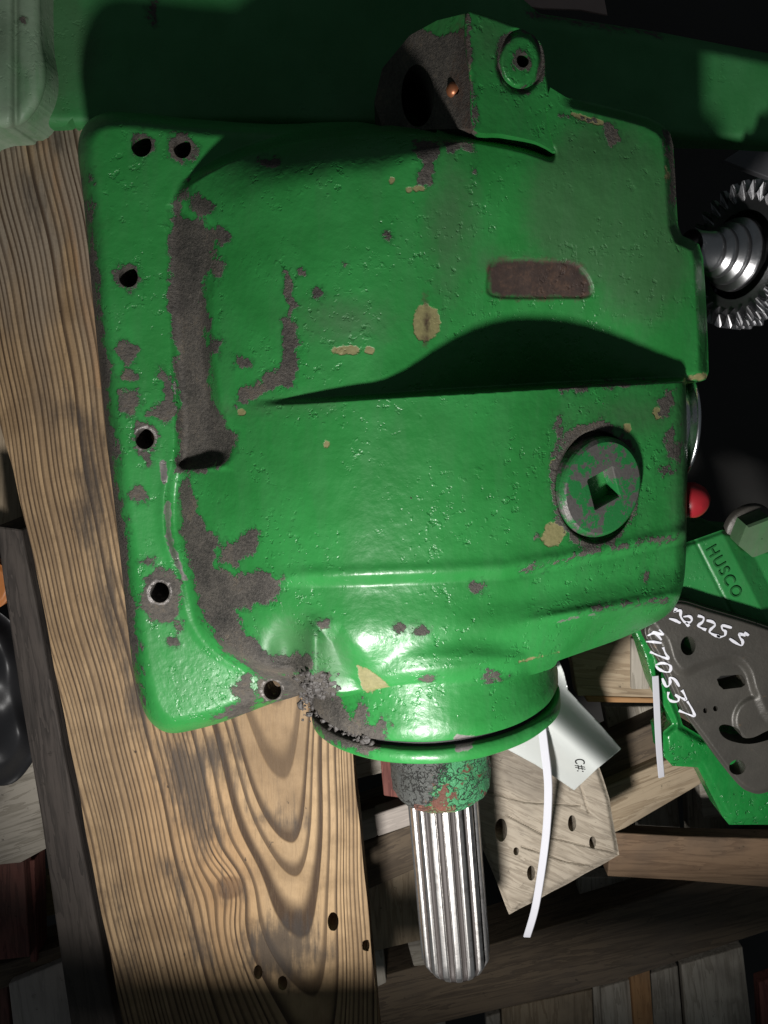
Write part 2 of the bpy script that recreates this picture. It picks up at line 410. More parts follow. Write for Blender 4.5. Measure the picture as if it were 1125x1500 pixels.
# ------------------------------------------------------------------ the gearbox: outlines traced on the photograph
FLANGE = spline([(114, 225), (118, 195), (135, 173), (165, 164), (220, 167), (280, 174), (400, 182), (560, 184), (640, 260), (640, 700), (560, 960), (470, 1004), (440, 1018), (400, 1030), (365, 1043),
                 (325, 1058), (285, 1069), (250, 1074), (226, 1063), (210, 1040), (200, 1005), (192, 960), (182, 870), (170, 760), (158, 660), (146, 540), (135, 430), (124, 310), (118, 260)], 4)
LIPL = [(300, 247), (270, 268), (252, 292), (249, 330), (250, 400), (255, 480), (259, 560), (263, 640), (258, 685), (249, 725), (249, 780), (264, 830), (276, 868), (286, 905), (308, 938), (345, 966), (388, 986), (424, 990)]
BODY = np.concatenate([spline(LIPL, 4, False), spline([(440, 1002), (460, 1020), (500, 1028), (545, 1022), (590, 1015), (690, 1006), (760, 993), (806, 980), (817, 968)], 4, False), spline([(860, 953), (910, 935), (960, 912), (985, 893), (998, 868), (1004, 830), (1006, 760), (1007, 660), (1005, 575)], 4, False),
        np.array([(1005, 562), (1022, 560), (1034, 556), (1038, 545), (1037, 500), (1033, 420), (1030, 378), (1024, 358), (1010, 350), (999, 345), (993, 330), (990, 280), (988, 240), (986, 212), (982, 196), (970, 183), (950, 172), (915, 162), (870, 151), (830, 143), (806, 128), (800, 150), (806, 195), (814, 226), (800, 222)]),
        spline([(770, 211), (720, 200), (660, 190), (600, 184), (540, 185), (480, 191), (420, 201), (360, 218), (325, 233)], 4, False)])
TOPL = spline([(240, 300), (270, 266), (325, 233), (360, 218), (420, 201), (480, 191), (540, 185), (600, 184), (660, 190), (720, 200), (770, 211), (812, 226)], 4, False)
HOLES = [(207, 213, 15, 17), (267, 217, 13, 15), (188, 406, 14, 15), (212, 643, 14, 15), (234, 868, 14, 15), (399, 1011, 13, 14)]
def holes(x, y):
    d = np.full(np.shape(x), -100.0)
    for hx, hy, a, b in HOLES: d = np.maximum(d, ell(x, y, hx, hy, a, b))
    return d
def d_body(x, y): return poly(x, y, BODY, 200)
def d_flange(x, y): return np.minimum(np.minimum(poly(x, y, FLANGE, 200), -d_body(x, y)), -holes(x, y))

# shaft axis of the output end
A0 = Wp(635, 1006, -.003); A1 = Wp(668, 1402, -.003); AX = (A1-A0)/np.linalg.norm(A1-A0); ALEN = float(np.linalg.norm(A1-A0))
def along(px_y):
    """distance along the axis at which the shaft centre line is seen at photo row px_y"""
    t = np.linspace(-.3, .6, 2000); P = A0+t[:, None]*AX; return float(np.interp(px_y, to_px(P)[1], t))
def rad_at(t, half):
    P = A0+t*AX; u = np.array(frame_from(AX)[0]); x0_, _ = to_px(P); x1_, _ = to_px(P+u*.05); return half*.05/abs(float(x1_-x0_))
RN = rad_at(0, 178)
def z_neck(x, y):
    """height of the neck cylinder seen at a pixel"""
    z = np.full(np.shape(x), .03)
    for _ in range(7):
        P = Wp(x, y, z); lat = (P[..., 0]-A0[0])*AX[1]-(P[..., 1]-A0[1])*AX[0]
        z = .5*z+.5*(A0[2]+np.sqrt(np.clip(RN*RN-lat*lat, 0, 1)))
    return z
PX = .00047
yc_x = [250, 410, 500, 640, 740, 820, 1010]; yc_y = [858, 850, 848, 843, 838, 823, 784]
yh_x = [250, 400, 500, 600, 700, 800, 900, 1010]; yh_y = [1000, 960, 945, 935, 925, 905, 888, 868]
GUT = spline([(250, 300), (290, 312), (318, 340), (312, 400), (306, 470), (312, 540), (322, 600), (352, 640), (340, 668), (305, 686), (262, 692), (240, 640), (236, 500), (236, 380)], 5)
POCK = np.array([(600, 575), (640, 530), (662, 470), (676, 459), (700, 458), (948, 459), (964, 466), (978, 495), (1004, 556), (1006, 600), (800, 640), (620, 640)], float)
def H_flange(x, y):
    d = np.clip(poly(x, y, FLANGE, 200), 0, 30)
    r = 1-np.sqrt(np.clip(1-(1-np.clip(d/27, 0, 1))**2, 0, 1))
    lipd = np.clip(-poly(x, y, BODY, 200), 0, 60)
    bead = .0014*np.exp(-((lipd-9)/7)**2)*ss(640, 720, y)*(1-ss(960, 1010, y))
    return .035-.030*r+bead
def H_body(x, y):
    dl = np.clip((545-x)/295, 0, 1.2); dr = np.clip((x-600)/400, 0, 1.2)
    top = seg_dist(x, y, TOPL, False); inside = np.where(x < 875, top, 200)
    roll = np.clip(1-inside/np.interp(x, [560, 680], [80, 15]), 0, 1)**2.2
    U = .098-.064*dl**1.8-.060*dr**1.4-roll*(.002+.030*ss(270, 440, x)+.006*ss(600, 700, x))*(1-ss(795, 817, x))
    # right-hand shoulder rolls softly at its upper and right edges
    edge = np.clip(poly(x, y, BODY, 200), 0, 40)
    U = U-.010*(1-ss(0, 16, edge))*ss(820, 860, x)
    # pocket in front of the step
    U = U-.046*ss(540, 770, x)*(1-.55*ss(800, 1010, x))*np.clip((y-240)/320, 0, 1.1)**1.4
    # sunken dirty channel beside the flange
    U = U-(.004+.014*ss(380, 660, y))*ss(-7, 15, poly(x, y, GUT, 60))
    # lower barrel
    L = .1075-.0785*np.clip((545-x)/285, 0, 1.2)**1.75-.075*dr**1.8
    yc = np.interp(x, yc_x, yc_y); yh = np.interp(x, yh_x, yh_y)
    amp = ss(370, 480, x)
    L = L+.0012*np.exp(-((y-yc+9)/9)**2)*amp-.0052*ss(-6, 13, y-yc)*amp
    L = L+(.0030)*ss(20, 90, y-yc)*amp
    s = y-yh-4; wdt = 34-29*ss(670, 860, x); sl = .00026+.00090*ss(770, 970, x)
    L = L-sl*(np.sqrt(s*s+wdt*wdt)+s)/2
    L = L+.0026*np.exp(-((s+4)/8)**2)*ss(730, 830, x)-.0028*np.exp(-((y-.5*(yc+yh)-6)/22)**2)*ss(640, 780, x)+.0010*np.exp(-((y-yc+6)/7)**2)*ss(730, 830, x)
    # rounded right edge and lower edge
    L = L-.016*(1-np.sqrt(np.clip(1-(1-np.clip(edge/18, 0, 1))**2, 0, 1)))*ss(880, 960, x)
    # scoop for the bolt and the sharp web beside it
    L = L-.017*np.exp(-((x-422)/27)**2-((y-955)/38)**2)*(1-ss(446, 464, x))
    L = L+.0042*np.exp(-((x-460)/13)**2)*ss(895, 935, y)*(1-ss(980, 1015, y))
    L = L-.0055*ss(-6, 36, poly(x, y, [(458, 912), (500, 918), (570, 1008), (532, 1036), (470, 1012)], 60))
    ycr = np.interp(x, [455, 500, 545, 590, 690, 760, 806], [1020, 1028, 1022, 1015, 1006, 993, 980]); zn = z_neck(x, y)+.0012+.0065*(1-ss(-34, -3, y-ycr)); q = .002
    near = ss(925, 965, y)*ss(455, 500, x)
    L = L+near*(.5*(L+zn+np.sqrt((L-zn)**2+q*q))-L)
    # merge of upper face and lower barrel at the step
    ys = np.interp(x, [240, 345, 600, 800, 1005], [600, 594, 578, 566, 556])
    wst = np.interp(x, [250, 330, 390, 600], [60, 34, 13, 9])
    k = ss(-wst*.55, wst*.45, y-ys)
    chan = ss(676, 692, y)
    kk = np.where(x < 355, np.maximum(k*ss(300, 355, x), chan), k)
    h = U*(1-kk)+L*kk
    # tab at the right stays at the upper level
    tab = ss(1000, 1007, x)*(1-ss(558, 566, y)); h = h*(1-tab)+(U-.003*ss(545, 560, y)-.004*ss(1030, 1038, x))*tab
    # counterbore of the drain plug, shallow cast pad
    e = np.sqrt(((x-PLX)/58)**2+((y-PLY)/81)**2)
    h = h-.0075*(1-ss(.97, 1.03, e))
    rp = poly(x, y, PAD, 30); h = h-.0016*ss(-2, 3, rp)
    return h
PLX, PLY = 873, 713
PAD = spline([(713, 412), (720, 385), (745, 379), (800, 381), (842, 386), (862, 405), (868, 425), (860, 436), (820, 437), (740, 437), (716, 431)], 4)
def H_all(x, y):
    b = poly(x, y, BODY, 60); hb = H_body(x, y); hf = H_flange(x, y)
    wd = np.where(y < 300, 6.0, 9.0)
    return hf+(hb-hf)*ss(-wd, wd+4, b)*1.0 if False else np.where(x < 640, hf+(hb-hf)*ss(-wd, wd+5, b), hb)

# worn places
def field(items):
    def f(x, y):
        d = np.full(np.shape(x), -40.0)
        for it in items:
            if it[0] == 'p': v = poly(x, y, it[1], 40)
            elif it[0] == 'l': v = line(x, y, it[1], it[2], 40)
            elif it[0] == 'e': v = ell(x, y, *it[1:5])
            elif it[0] == 'f': v = it[1](x, y)
            d = np.maximum(d, v)
        return np.clip(d, -40, 40)+40
    return f
def plug_ring(x, y):
    e = np.sqrt(((x-PLX)/58)**2+((y-PLY)/81)**2); a = np.arctan2((y-PLY)/81, (x-PLX)/58)
    up = 4+7*np.clip(-np.sin(a+.5), 0, 1)
    return np.minimum(up-np.abs(e-1.04)*65, 9)
WEAR = field([
 ('p', [(252, 312), (275, 316), (300, 325), (318, 345), (310, 380), (298, 420), (300, 450), (312, 470), (300, 490), (310, 520), (303, 560), (316, 600), (345, 640), (335, 670), (300, 690), (258, 690), (262, 640), (262, 560), (255, 500), (246, 450), (248, 400), (250, 350)]),
 ('p', [(415, 470), (432, 472), (438, 500), (437, 540), (425, 565), (395, 570), (360, 592), (345, 595), (350, 575), (375, 565), (395, 548), (412, 540), (416, 505)]),
 ('e', 316, 346, 17, 13), ('e', 320, 392, 9, 16), ('e', 316, 505, 10, 14), ('e', 292, 300, 14, 12), ('l', [(420, 400), (426, 450), (424, 480)], 2.0), ('e', 357, 532, 12, 9), ('e', 300, 519, 10, 10),
 ('p', [(262, 708), (275, 702), (283, 730), (300, 765), (318, 800), (312, 830), (335, 840), (380, 842), (412, 850), (405, 880), (370, 890), (340, 890), (355, 915), (380, 945), (420, 985), (405, 1000), (370, 985), (330, 955), (300, 910), (290, 870), (280, 830), (268, 780)]),
 ('p', [(322, 800), (345, 795), (365, 775), (382, 778), (372, 805), (345, 830), (320, 825)]),
 ('p', [(171, 500), (200, 508), (201, 526), (182, 535), (168, 520)]), ('p', [(171, 573), (201, 571), (208, 590), (196, 609), (174, 600)]), ('e', 186, 551, 8, 6),
 ('p', [(233, 536), (254, 553), (260, 602), (245, 617), (220, 606), (238, 580)]),
 ('p', [(210, 850), (230, 836), (260, 843), (270, 880), (257, 907), (225, 914), (210, 890)]),
 ('e', 204, 725, 10, 13), ('e', 214, 822, 9, 6), ('e', 250, 940, 7, 5), ('e', 262, 918, 6, 9),
 ('p', [(345, 1000), (365, 988), (377, 1020), (364, 1052), (330, 1050), (310, 1053), (345, 1030)]),
 ('p', [(380, 985), (440, 983), (482, 988), (492, 1020), (520, 1048), (565, 1085), (540, 1104), (480, 1082), (452, 1050), (440, 1022), (412, 1030)]),
 ('p', [(608, 208), (645, 205), (640, 235), (630, 270), (612, 270), (615, 235)]), ('l', [(640, 210), (690, 217)], 3), ('l', [(385, 238), (405, 240)], 5),
 ('l', [(277, 270), (262, 300), (256, 330)], 5), ('e', 697, 250, 6, 9),
 ('f', plug_ring),
 ('l', [(978, 196), (985, 240), (987, 290)], 4), ('l', [(760, 836), (815, 822), (870, 808), (990, 785)], 1.0), ('l', [(860, 809), (985, 786)], 3.0), ('l', [(850, 893), (905, 886), (975, 876)], 2.0),
 ('p', [(886, 178), (902, 186), (907, 205), (896, 211), (887, 200)]), ('l', [(825, 168), (870, 175)], 1.5),
 ('f', lambda x, y: np.where(x < 215, np.minimum(11-poly(x, y, FLANGE, 60), np.minimum(y-320, 985-y)*.1)+3*np.sin(y*.05), -40)),
 ('e', 818, 650, 6, 20), ('e', 812, 665, 9, 6), ('e', 800, 790, 4, 3),
 ('e', 585, 920, 5, 5), ('e', 613, 922, 9, 6), ('e', 697, 862, 6, 7), ('e', 946, 842, 5, 6), ('e', 722, 990, 12, 6), ('e', 627, 993, 6, 5), ('e', 475, 917, 9, 7), ('e', 530, 1043, 7, 12), ('e', 560, 1058, 12, 8),
 ('e', 975, 590, 9, 14), ('e', 985, 655, 8, 22), ('e', 978, 690, 9, 8), ('l', [(820, 571), (840, 567), (960, 560)], 2.0),
 ('e', 188, 406, 20, 19), ('e', 207, 213, 15, 17), ('e', 267, 217, 19, 20), ('e', 212, 643, 20, 22), ('e', 399, 1011, 21, 20), ('l', [(205, 660), (215, 672)], 6),
 ('e', 425, 975, 34, 16), ('e', 570, 345, 4, 3), ('e', 465, 430, 4, 5), ('e', 440, 400, 4, 4), ('e', 505, 390, 3, 3),
])
TAN = field([('e', 625, 472, 20, 26), ('p', [(792, 790), (800, 768), (822, 765), (830, 780), (818, 800), (800, 802)]), ('e', 505, 514, 19, 7), ('e', 541, 513, 6, 5),
             ('p', [(524, 975), (545, 985), (572, 1006), (545, 1016), (530, 1010)]), ('l', [(500, 1030), (545, 1022), (565, 1010)], 2), ('l', [(838, 167), (880, 180)], 4), ('e', 613, 276, 8, 4), ('e', 598, 278, 5, 4), ('e', 574, 264, 4, 5),
             ('e', 920, 627, 5, 7), ('e', 355, 604, 6, 6), ('e', 478, 650, 4, 6), ('e', 963, 605, 5, 8), ('l', [(1010, 555), (1030, 551)], 4), ('e', 815, 680, 9, 9), ('l', [(760, 970), (820, 955)], 1.0), ('e', 978, 255, 4, 10)])
RUST = field([('p', PAD+0), ('e', 625, 474, 3, 20)])
SHINE = field([('l', [(239, 680), (241, 705)], 4), ('l', [(246, 740), (246, 770), (250, 800), (262, 828), (270, 846)], 4), ('l', [(255, 560), (258, 600)], 1.5), ('l', [(810, 912), (870, 900)], .8), ('p', [(665, 1078), (695, 1076), (690, 1100), (668, 1102)]), ('f', lambda x, y: 1.0-np.abs(np.hypot(x-234, y-868)-17)), ('f', lambda x, y: 0.6-np.abs(np.hypot(x-212, y-643)-17)), ('f', lambda x, y: 0.3-np.abs(np.hypot(x-399, y-1011)-16))])
def pocket_free(x, y): return ell(x, y, 640, 690, 170, 70)-18
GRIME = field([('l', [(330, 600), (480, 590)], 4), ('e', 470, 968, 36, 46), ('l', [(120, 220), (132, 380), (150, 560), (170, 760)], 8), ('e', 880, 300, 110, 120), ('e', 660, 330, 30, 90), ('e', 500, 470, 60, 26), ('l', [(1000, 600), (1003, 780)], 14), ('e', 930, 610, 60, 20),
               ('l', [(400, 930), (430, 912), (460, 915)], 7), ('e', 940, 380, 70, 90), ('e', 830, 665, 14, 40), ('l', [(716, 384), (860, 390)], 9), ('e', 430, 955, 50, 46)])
ATT = dict(wear=WEAR, tan=TAN, rust=RUST, shine=SHINE, grime=GRIME)

gb = root('gearbox', 'big green cast gearbox with chipped paint, square drain plug and bare splined shaft', 'gearbox', Wp(600, 700, ZB))
sheet('housing', d_body, H_all, (225, 120, 1045, 1075), 1.55, PAINT, gb, -.066, ATT)
sheet('mounting_flange', d_flange, H_all, (105, 155, 650, 1085), 1.55, PAINT, gb, -.004, ATT)

# port boss at the top: pad facing the camera, slanting port face on its left
BOSS = spline([(683, 19), (700, 19), (741, 33), (772, 46), (790, 60), (797, 80), (800, 110), (805, 135), (815, 170), (819, 205), (814, 223), (800, 215), (780, 206), (735, 196), (694, 188), (688, 120), (682, 60)], 4)
def z_boss(x, y):
    ub = .098-.060*(np.clip(x-600, 0, 400)/400)**1.4-.001
    k = ss(740, 818, x)*ss(90, 170, y)
    return (.0985-np.clip(x-690, 0, 200)*PX*.42)*(1-k)+ub*k
def d_boss(x, y): return np.minimum(poly(x, y, BOSS, 120), -ell(x, y, 766, 88, 9, 11))
def H_boss(x, y):
    d = np.clip(poly(x, y, BOSS, 120), 0, 30)
    e = np.sqrt(((x-762)/32)**2+((y-89)/43)**2)
    return z_boss(x, y)-.002*(1-np.sqrt(np.clip(1-(1-np.clip(d/5, 0, 1))**2, 0, 1)))*(1-ss(150, 180, y))-.0035*np.exp(-((e-1.0)/.10)**2)+.0012*(1-ss(.78, .95, e))
sheet('port_boss', d_boss, H_boss, (670, 10, 825, 235), 1.4, PAINT, gb, -.03,
      dict(wear=field([('l', [(684, 22), (688, 100), (695, 186)], 4), ('f', lambda x, y: 4-np.abs(np.sqrt(((x-762)/33)**2+((y-89)/45)**2)-1)*45), ('e', 766, 88, 11, 13)]), tan=field([('l', [(686, 60), (690, 130)], 2)]), rust=field([('l', [(683, 25), (687, 90)], 1)]), shine=field([('l', [(684, 60), (686, 90)], -2)]), grime=field([('e', 715, 60, 20, 30)])))
PFACE = np.array([(681, 20), (686, 100), (693, 188), (620, 190), (560, 186), (548, 150), (560, 100), (600, 52), (640, 30)], float)
def d_pf(x, y): return np.minimum(np.minimum(poly(x, y, PFACE, 120), -ell(x, y, 612, 140, 24, 46)), -ell(x, y, 667, 131, 6, 8))
sheet('port_face', d_pf, lambda x, y: .0972-np.clip(690-x, 0, 200)*PX*1.35, (535, 10, 700, 200), 1.6, PAINT, gb, -.06,
      dict(wear=lambda x, y: 58-1.6*np.clip(ell(x, y, 650, 30, 46, 26)+6, 0, 30), tan=lambda x, y: x*0, rust=lambda x, y: 24+.25*(x-620), shine=lambda x, y: x*0, grime=lambda x, y: x*0+40))  # wear over nearly the whole face: dirt, and its shade painted in
lathe('port_plug', Wp(667, 131, .080)+np.array([-.001, 0, -.001]), (-.8, 0, .6), [(.0001, .004), (.0025, .0038), (.0042, .002), (.0045, 0), (.0045, -.004)], 16, plain('copper_plug', (.45, .17, .08), .4, .6, .2), gb)

def ridge_noise(th, i): return 1+.003*np.sin(th*5+i)+.002*np.sin(th*11+2*i)
t0 = -.001
prof = [(RN*.985, -.065), (RN*.985, -.05), (RN*.985, -.035), (RN*.985, -.022), (RN*1.0, -.012), (RN, t0-.002), (RN*.985, t0+.0005)]
lathe('bearing_neck', A0, AX, prof, 180, PAINT, gb, ATT, ridge_noise)
lathe('neck_groove', A0, AX, [(RN*.985, t0+.0004), (RN*.955, t0+.0008), (RN*.955, t0+.0052), (RN*.98, t0+.0056)], 120, plain('groove_black', (.02, .022, .02), .7), gb)  # groove ring in one near-black colour
fix_normals(lathe('end_cap', A0, AX, [(RN*.96, t0+.005), (RN*.995, t0+.0051), (RN*1.012, t0+.0066), (RN*1.012, t0+.0145), (RN*.99, t0+.0165), (RN*.5, t0+.0175), (.03, t0+.0175)], 180, PAINT, gb, ATT, ridge_noise))
th0 = t0+.0165; rh = rad_at(.02, 73); th1 = along(1160)
hub_rad = lambda th, i: 1+.012*np.sin(th*7+i*1.3)+.008*np.sin(th*13+i*2.1)+.006*np.sin(th*23+i)
hubp = [(rh*.98, th0)]+[(rh*(1.0+.015*math.sin(k*1.9)), th0+.004+k*(th1-th0-.012)/9) for k in range(10)]+[(rh*.90, th1-.003), (rh*.80, th1), (rh*.55, th1+.0005)]
fix_normals(lathe('seal_hub', A0, AX, hubp, 160, HUB, gb, dict(side=lambda x, y: x, green=lambda x, y: np.clip((x-640)*1.1+(y-1150)*.4+40, 0, 80), rim=lambda x, y: np.where((y > 1181) & (x > 606) & (x < 668), 60.0, 0.0)), hub_rad))
# splined shaft
rs = rad_at(along(1300), 50.5); NT = 16; SUB = 12; n = NT*SUB
ths = th1-.006; the = along(1402)-.004
def tooth(th):
    f = (th/(2*math.pi)*NT+.25) % 1.0
    return ss(.16, .30, f)*(1-ss(.70, .84, f))
ph = 2*math.pi/NT*.30
def spl_rad(th, i):
    if i >= NPR-3: k = [.55, .35, .2][i-(NPR-3)]
    else: k = 1.0
    return 1-.135*k*(1-tooth(th+ph))
prf = [(rs, ths+(the-ths)*k/14) for k in range(15)]+[(rs*.965, the+.0022), (rs*.86, the+.0075), (rs*.80, the+.0082)]; NPR = len(prf)
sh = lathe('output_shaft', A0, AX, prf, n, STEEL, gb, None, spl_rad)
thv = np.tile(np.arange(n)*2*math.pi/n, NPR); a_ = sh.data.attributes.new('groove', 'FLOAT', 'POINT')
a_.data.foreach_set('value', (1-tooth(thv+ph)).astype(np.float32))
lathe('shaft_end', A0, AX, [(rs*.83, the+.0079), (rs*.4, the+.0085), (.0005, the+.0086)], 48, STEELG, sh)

# drain plug with a square socket
zc = float(H_body(np.array([PLX-75.]), np.array([PLY*1.]))[0]); zd = float(H_body(np.array([PLX+75.]), np.array([PLY*1.]))[0])
pA, pB = Wp(PLX-75, PLY, zc), Wp(PLX+75, PLY, zd); pc = (pA+pB)/2
hx = (pB-pA)/np.linalg.norm(pB-pA); hy = np.array([0, 1, .03]); hy -= hx*hx.dot(hy); hy /= np.linalg.norm(hy); pn = np.cross(hx, hy)
prr = 77*mpp(PLX, PLY, zc)
print('plug', zc, zd, 'tilt', math.degrees(math.acos(pn[2])), prr)
N = 64; V = []; F = []
def ring_(r, t): return [pc+pn*t+r*(math.cos(a)*hx+math.sin(a)*hy) for a in [2*math.pi*k/N for k in range(N)]]
for r, t in ((prr, -.006), (prr, .0028), (prr*.975, .0046), (prr*.90, .0062), (prr*.62, .0064), (prr*.46, .0064)): V += ring_(r, t)
for i in range(5):
    for k in range(N): F.append((i*N+k, i*N+(k+1) % N, (i+1)*N+(k+1) % N, (i+1)*N+k))
sq0 = math.radians(70); sqr = .47*prr
def sqpt(a, t, s=1.0):
    b = (a-sq0) % (math.pi/2)-math.pi/4; r = sqr*math.cos(math.pi/4)/math.cos(b)*s
    return pc+pn*t+r*(math.cos(a)*hx+math.sin(a)*hy)
for s_, t in ((1.0, .0062), (.97, .0050), (.95, -.012), (.02, -.016)): V += [sqpt(2*math.pi*k/N, t, s_) for k in range(N)]
for i in range(5, 9):
    for k in range(N): F.append((i*N+k, i*N+(k+1) % N, (i+1)*N+(k+1) % N, (i+1)*N+k))
def plugmat():
    m = M('scuffed_plug_steel'); n1 = m.noise(52, 6, .72); n2 = m.noise(380, 4, .7)
    g = m.step(m.math('ADD', n1, m.math('MULTIPLY', m.math('SUBTRACT', n2, .5), .12)), .465, .50)
    c = m.mix(n2, (.085, .082, .076), (.20, .19, .18)); c = m.mix(g, c, (.018, .15, .04))
    rim = m.step(m.attr('rim'), .3, .7); c = m.mix(m.math('MULTIPLY', rim, m.step(n1, .40, .5)), c, (.02, .13, .035))
    return m.out(c, m.mixf(g, .42, .30), m.mixf(g, .45, 0), m.bump(n2, .4, .0006))
vi = np.concatenate([np.full(N, v) for v in (1, 1, 1, .0, 0, 0, 0, 0, 0, 0)])
pl = fix_normals(new_mesh('drain_plug', V, np.array(F), plugmat(), gb, False, dict(rim=vi)))
pl['label'] = 'round scuffed plug with square socket'

# input gear and its stub shaft at the right, steel ring under the tab
gc = Wp(1083, 374, -.016); gax = Vector((.93, -.05, -.34)).normalized(); gxp = np.array(gax)
gr = 107*mpp(1083, 374, -.004)
NT2 = 30; n2_ = NT2*8
def gt(th, i):
    f = (th/(2*math.pi)*NT2+(i*.16)) % 1.0; t = ss(.1, .3, f)*(1-ss(.6, .8, f))
    return 1-.16*(1-t) if 1 <= i <= 6 else np.ones_like(th)
gprof = [(gr*.62, -.004), (gr*.83, -.006)] + [(gr*(.97 if k == 0 else 1.0), -.006+k*.005) for k in range(5)]+[(gr*.8, .016), (.01, .016)]
gprof[0] = (gr*.60, -.001); gprof[1] = (gr*.86, -.001)
gear = lathe('input_gear', gc, gax, gprof, n2_, STEELG, gb, None, gt, True); fix_normals(gear)
st_ = gr*.27
fix_normals(lathe('gear_hub', gc, gax, [(st_*.95, -.046), (st_*.95, -.031), (st_*1.0, -.030), (st_*1.0, -.026), (st_*.93, -.0255), (st_*.93, -.0235), (st_*1.22, -.023), (st_*1.24, -.0175), (st_*1.15, -.017), (st_*1.15, -.0155), (st_*1.5, -.015), (st_*1.53, -.0095), (st_*1.42, -.009), (st_*1.42, -.0075), (st_*1.80, -.007), (st_*1.84, -.002), (st_*1.74, -.0015), (st_*1.74, 0)], 96, steel('turned_steel', (.50, .50, .51), .28, .25), gear))
rc = Wp(974, 625, -.03)
fix_normals(lathe('bearing_ring', rc, (1, -.03, 0), [(.02, -.02), (.040, -.02), (.0405, -.004), (.042, -.003), (.0422, -.0015), (.0405, 0), (.036, .0005), (.036, .008), (.042, .0085), (.0432, .0095), (.0432, .011), (.042, .012), (.02, .0125)], 96, STEELB, gb))

# caked grease around the lower left of the neck
def lumps(name, spots, mat, parent, seed=1):
    r = random.Random(seed); V = []; F = []
    import bmesh
    bm0 = bmesh.new(); bmesh.ops.create_icosphere(bm0, subdivisions=2, radius=1)
    bv = [v.co.copy() for v in bm0.verts]; bf = [[v.index for v in f.verts] for f in bm0.faces]; bm0.free()
    for c, s in spots:
        n0 = len(V); sx, sy, sz = [s*(.6+.8*r.random()) for _ in range(3)]; ph_ = r.random()*9
        for v in bv:
            k = 1+.22*math.sin(v.x*5+ph_)+.18*math.sin(v.y*7+ph_*2)+.15*math.sin(v.z*9+ph_*3)
            V.append((c[0]+v.x*sx*k, c[1]+v.y*sy*k, c[2]+v.z*sz*k*.32))
        F += [[n0+i for i in f] for f in bf]  # each lump keeps its own facets
    return new_mesh(name, V, F, mat, parent, True)
spots = []
r_ = random.Random(3)
for k in range(620):
    t = r_.random()
    if t < .62:
        x, y = 455+r_.gauss(0, 19), 1013+r_.gauss(0, 15)
        if y < 985: continue
        if x < 440 and y > 1012: continue
    else:
        u = r_.random(); x, y = 462+u*80+r_.gauss(0, 5), 1040+u*46+r_.gauss(0, 6)
    zb = float(H_all(np.array([x]), np.array([y]))[0]) if float(d_body(np.array([x]), np.array([y]))[0]) > 0 else .020
    zn = -.003+RN*math.sqrt(max(0, 1-((x-640)/185)**2))
    spots.append((Wp(x, y, max(zb, zn if y > 1000 else 0)-.0004), .0006+.0026*r_.random()**3))
lumps('grease_clump', spots, CLUMP, gb, 4)

# ------------------------------------------------------------------ the big pine board under it
BRD = np.array([(-200, 181), (0, 184), (230, 190), (480, 196), (508, 1010), (516, 1090), (530, 1250), (548, 1420), (560, 1560), (196, 1580), (178, 1490), (60, 870), (20, 690), (-8, 590), (-60, 380)], float)
def ringf(x, y):
    k = 3522/(4722-y); ax = 843-(843-425)/k; dx = (x-ax)*k
    dx = dx+3.5*np.sin(y*.009+x*.006)+1.2*np.sin(y*.027+x*.02)
    kn = .55*np.exp(-((x-338)/40)**2-((y-1300)/46)**2); 
    dx = np.where(dx > 0, dx*1.6, dx); h = np.clip(100+.15*(y-1200), 25, 400)
    r = np.sqrt(dx*dx+h*h)+26*kn
    return r/14+np.maximum(0, r-150)*(1/6.8-1/14)+7+.40*np.sin(r*.043+.5)+.25*np.sin(r*.101+2)+.15*np.sin(r*.23)
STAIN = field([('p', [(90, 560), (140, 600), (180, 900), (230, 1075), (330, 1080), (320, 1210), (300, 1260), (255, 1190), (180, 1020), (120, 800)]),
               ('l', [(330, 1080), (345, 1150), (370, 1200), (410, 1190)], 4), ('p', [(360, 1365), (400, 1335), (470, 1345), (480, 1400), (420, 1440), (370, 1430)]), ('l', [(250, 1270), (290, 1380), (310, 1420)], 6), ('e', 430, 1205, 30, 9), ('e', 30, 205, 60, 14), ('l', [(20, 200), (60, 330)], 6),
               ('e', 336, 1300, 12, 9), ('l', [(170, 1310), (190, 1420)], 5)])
TONE = lambda x, y: np.clip(line(x, y, [(60, 190), (110, 330), (150, 560)], 14)/8, 0, .8)+.55*np.exp(-((x-330)/50)**2-((y-1290)/110)**2)+.35*np.exp(-((x-250)/60)**2-((y-1180)/150)**2)
NAILS = [(488, 1350, 8, 14), (378, 1424, 6, 11), (414, 1440, 7, 11), (536, 1385, 5, 9)]
def d_brd(x, y):
    d = poly(x, y, BRD, 300)+.8*np.sin(y*.021)+.5*np.sin(y*.053)
    for a in NAILS: d = np.minimum(d, -ell(x, y, *a))
    return d
bd = sheet('pallet_board', d_brd, lambda x, y: ZB+.0009*np.sin(x*.02)+0*y, (-204, 176, 570, 1584), 3.0, BOARD, None, ZB-.032, dict(ring=ringf, stain=STAIN, tone=TONE, knot=lambda x, y: ell(x, y, 337, 1300, 19, 15), gray=lambda x, y: .70*(1-ss(320, 700, y))+.06))
tag(bd, 'wide rough pine board with bold curved grain under the gearbox flange', 'board')
bd2 = slab('pallet_stringer', [(-6, 770), (30, 775), (52, 880), (110, 1190), (170, 1500), (185, 1600), (118, 1600), (88, 1400), (60, 1200), (28, 1010), (4, 850)], ZB-.03, .09, wood('blackened_wood', (.060, .050, .044), (.022, .019, .017)), None, .002, None, 3)
tag(bd2, 'blackened dirty timber along the left edge of the wide pine board', 'timber')

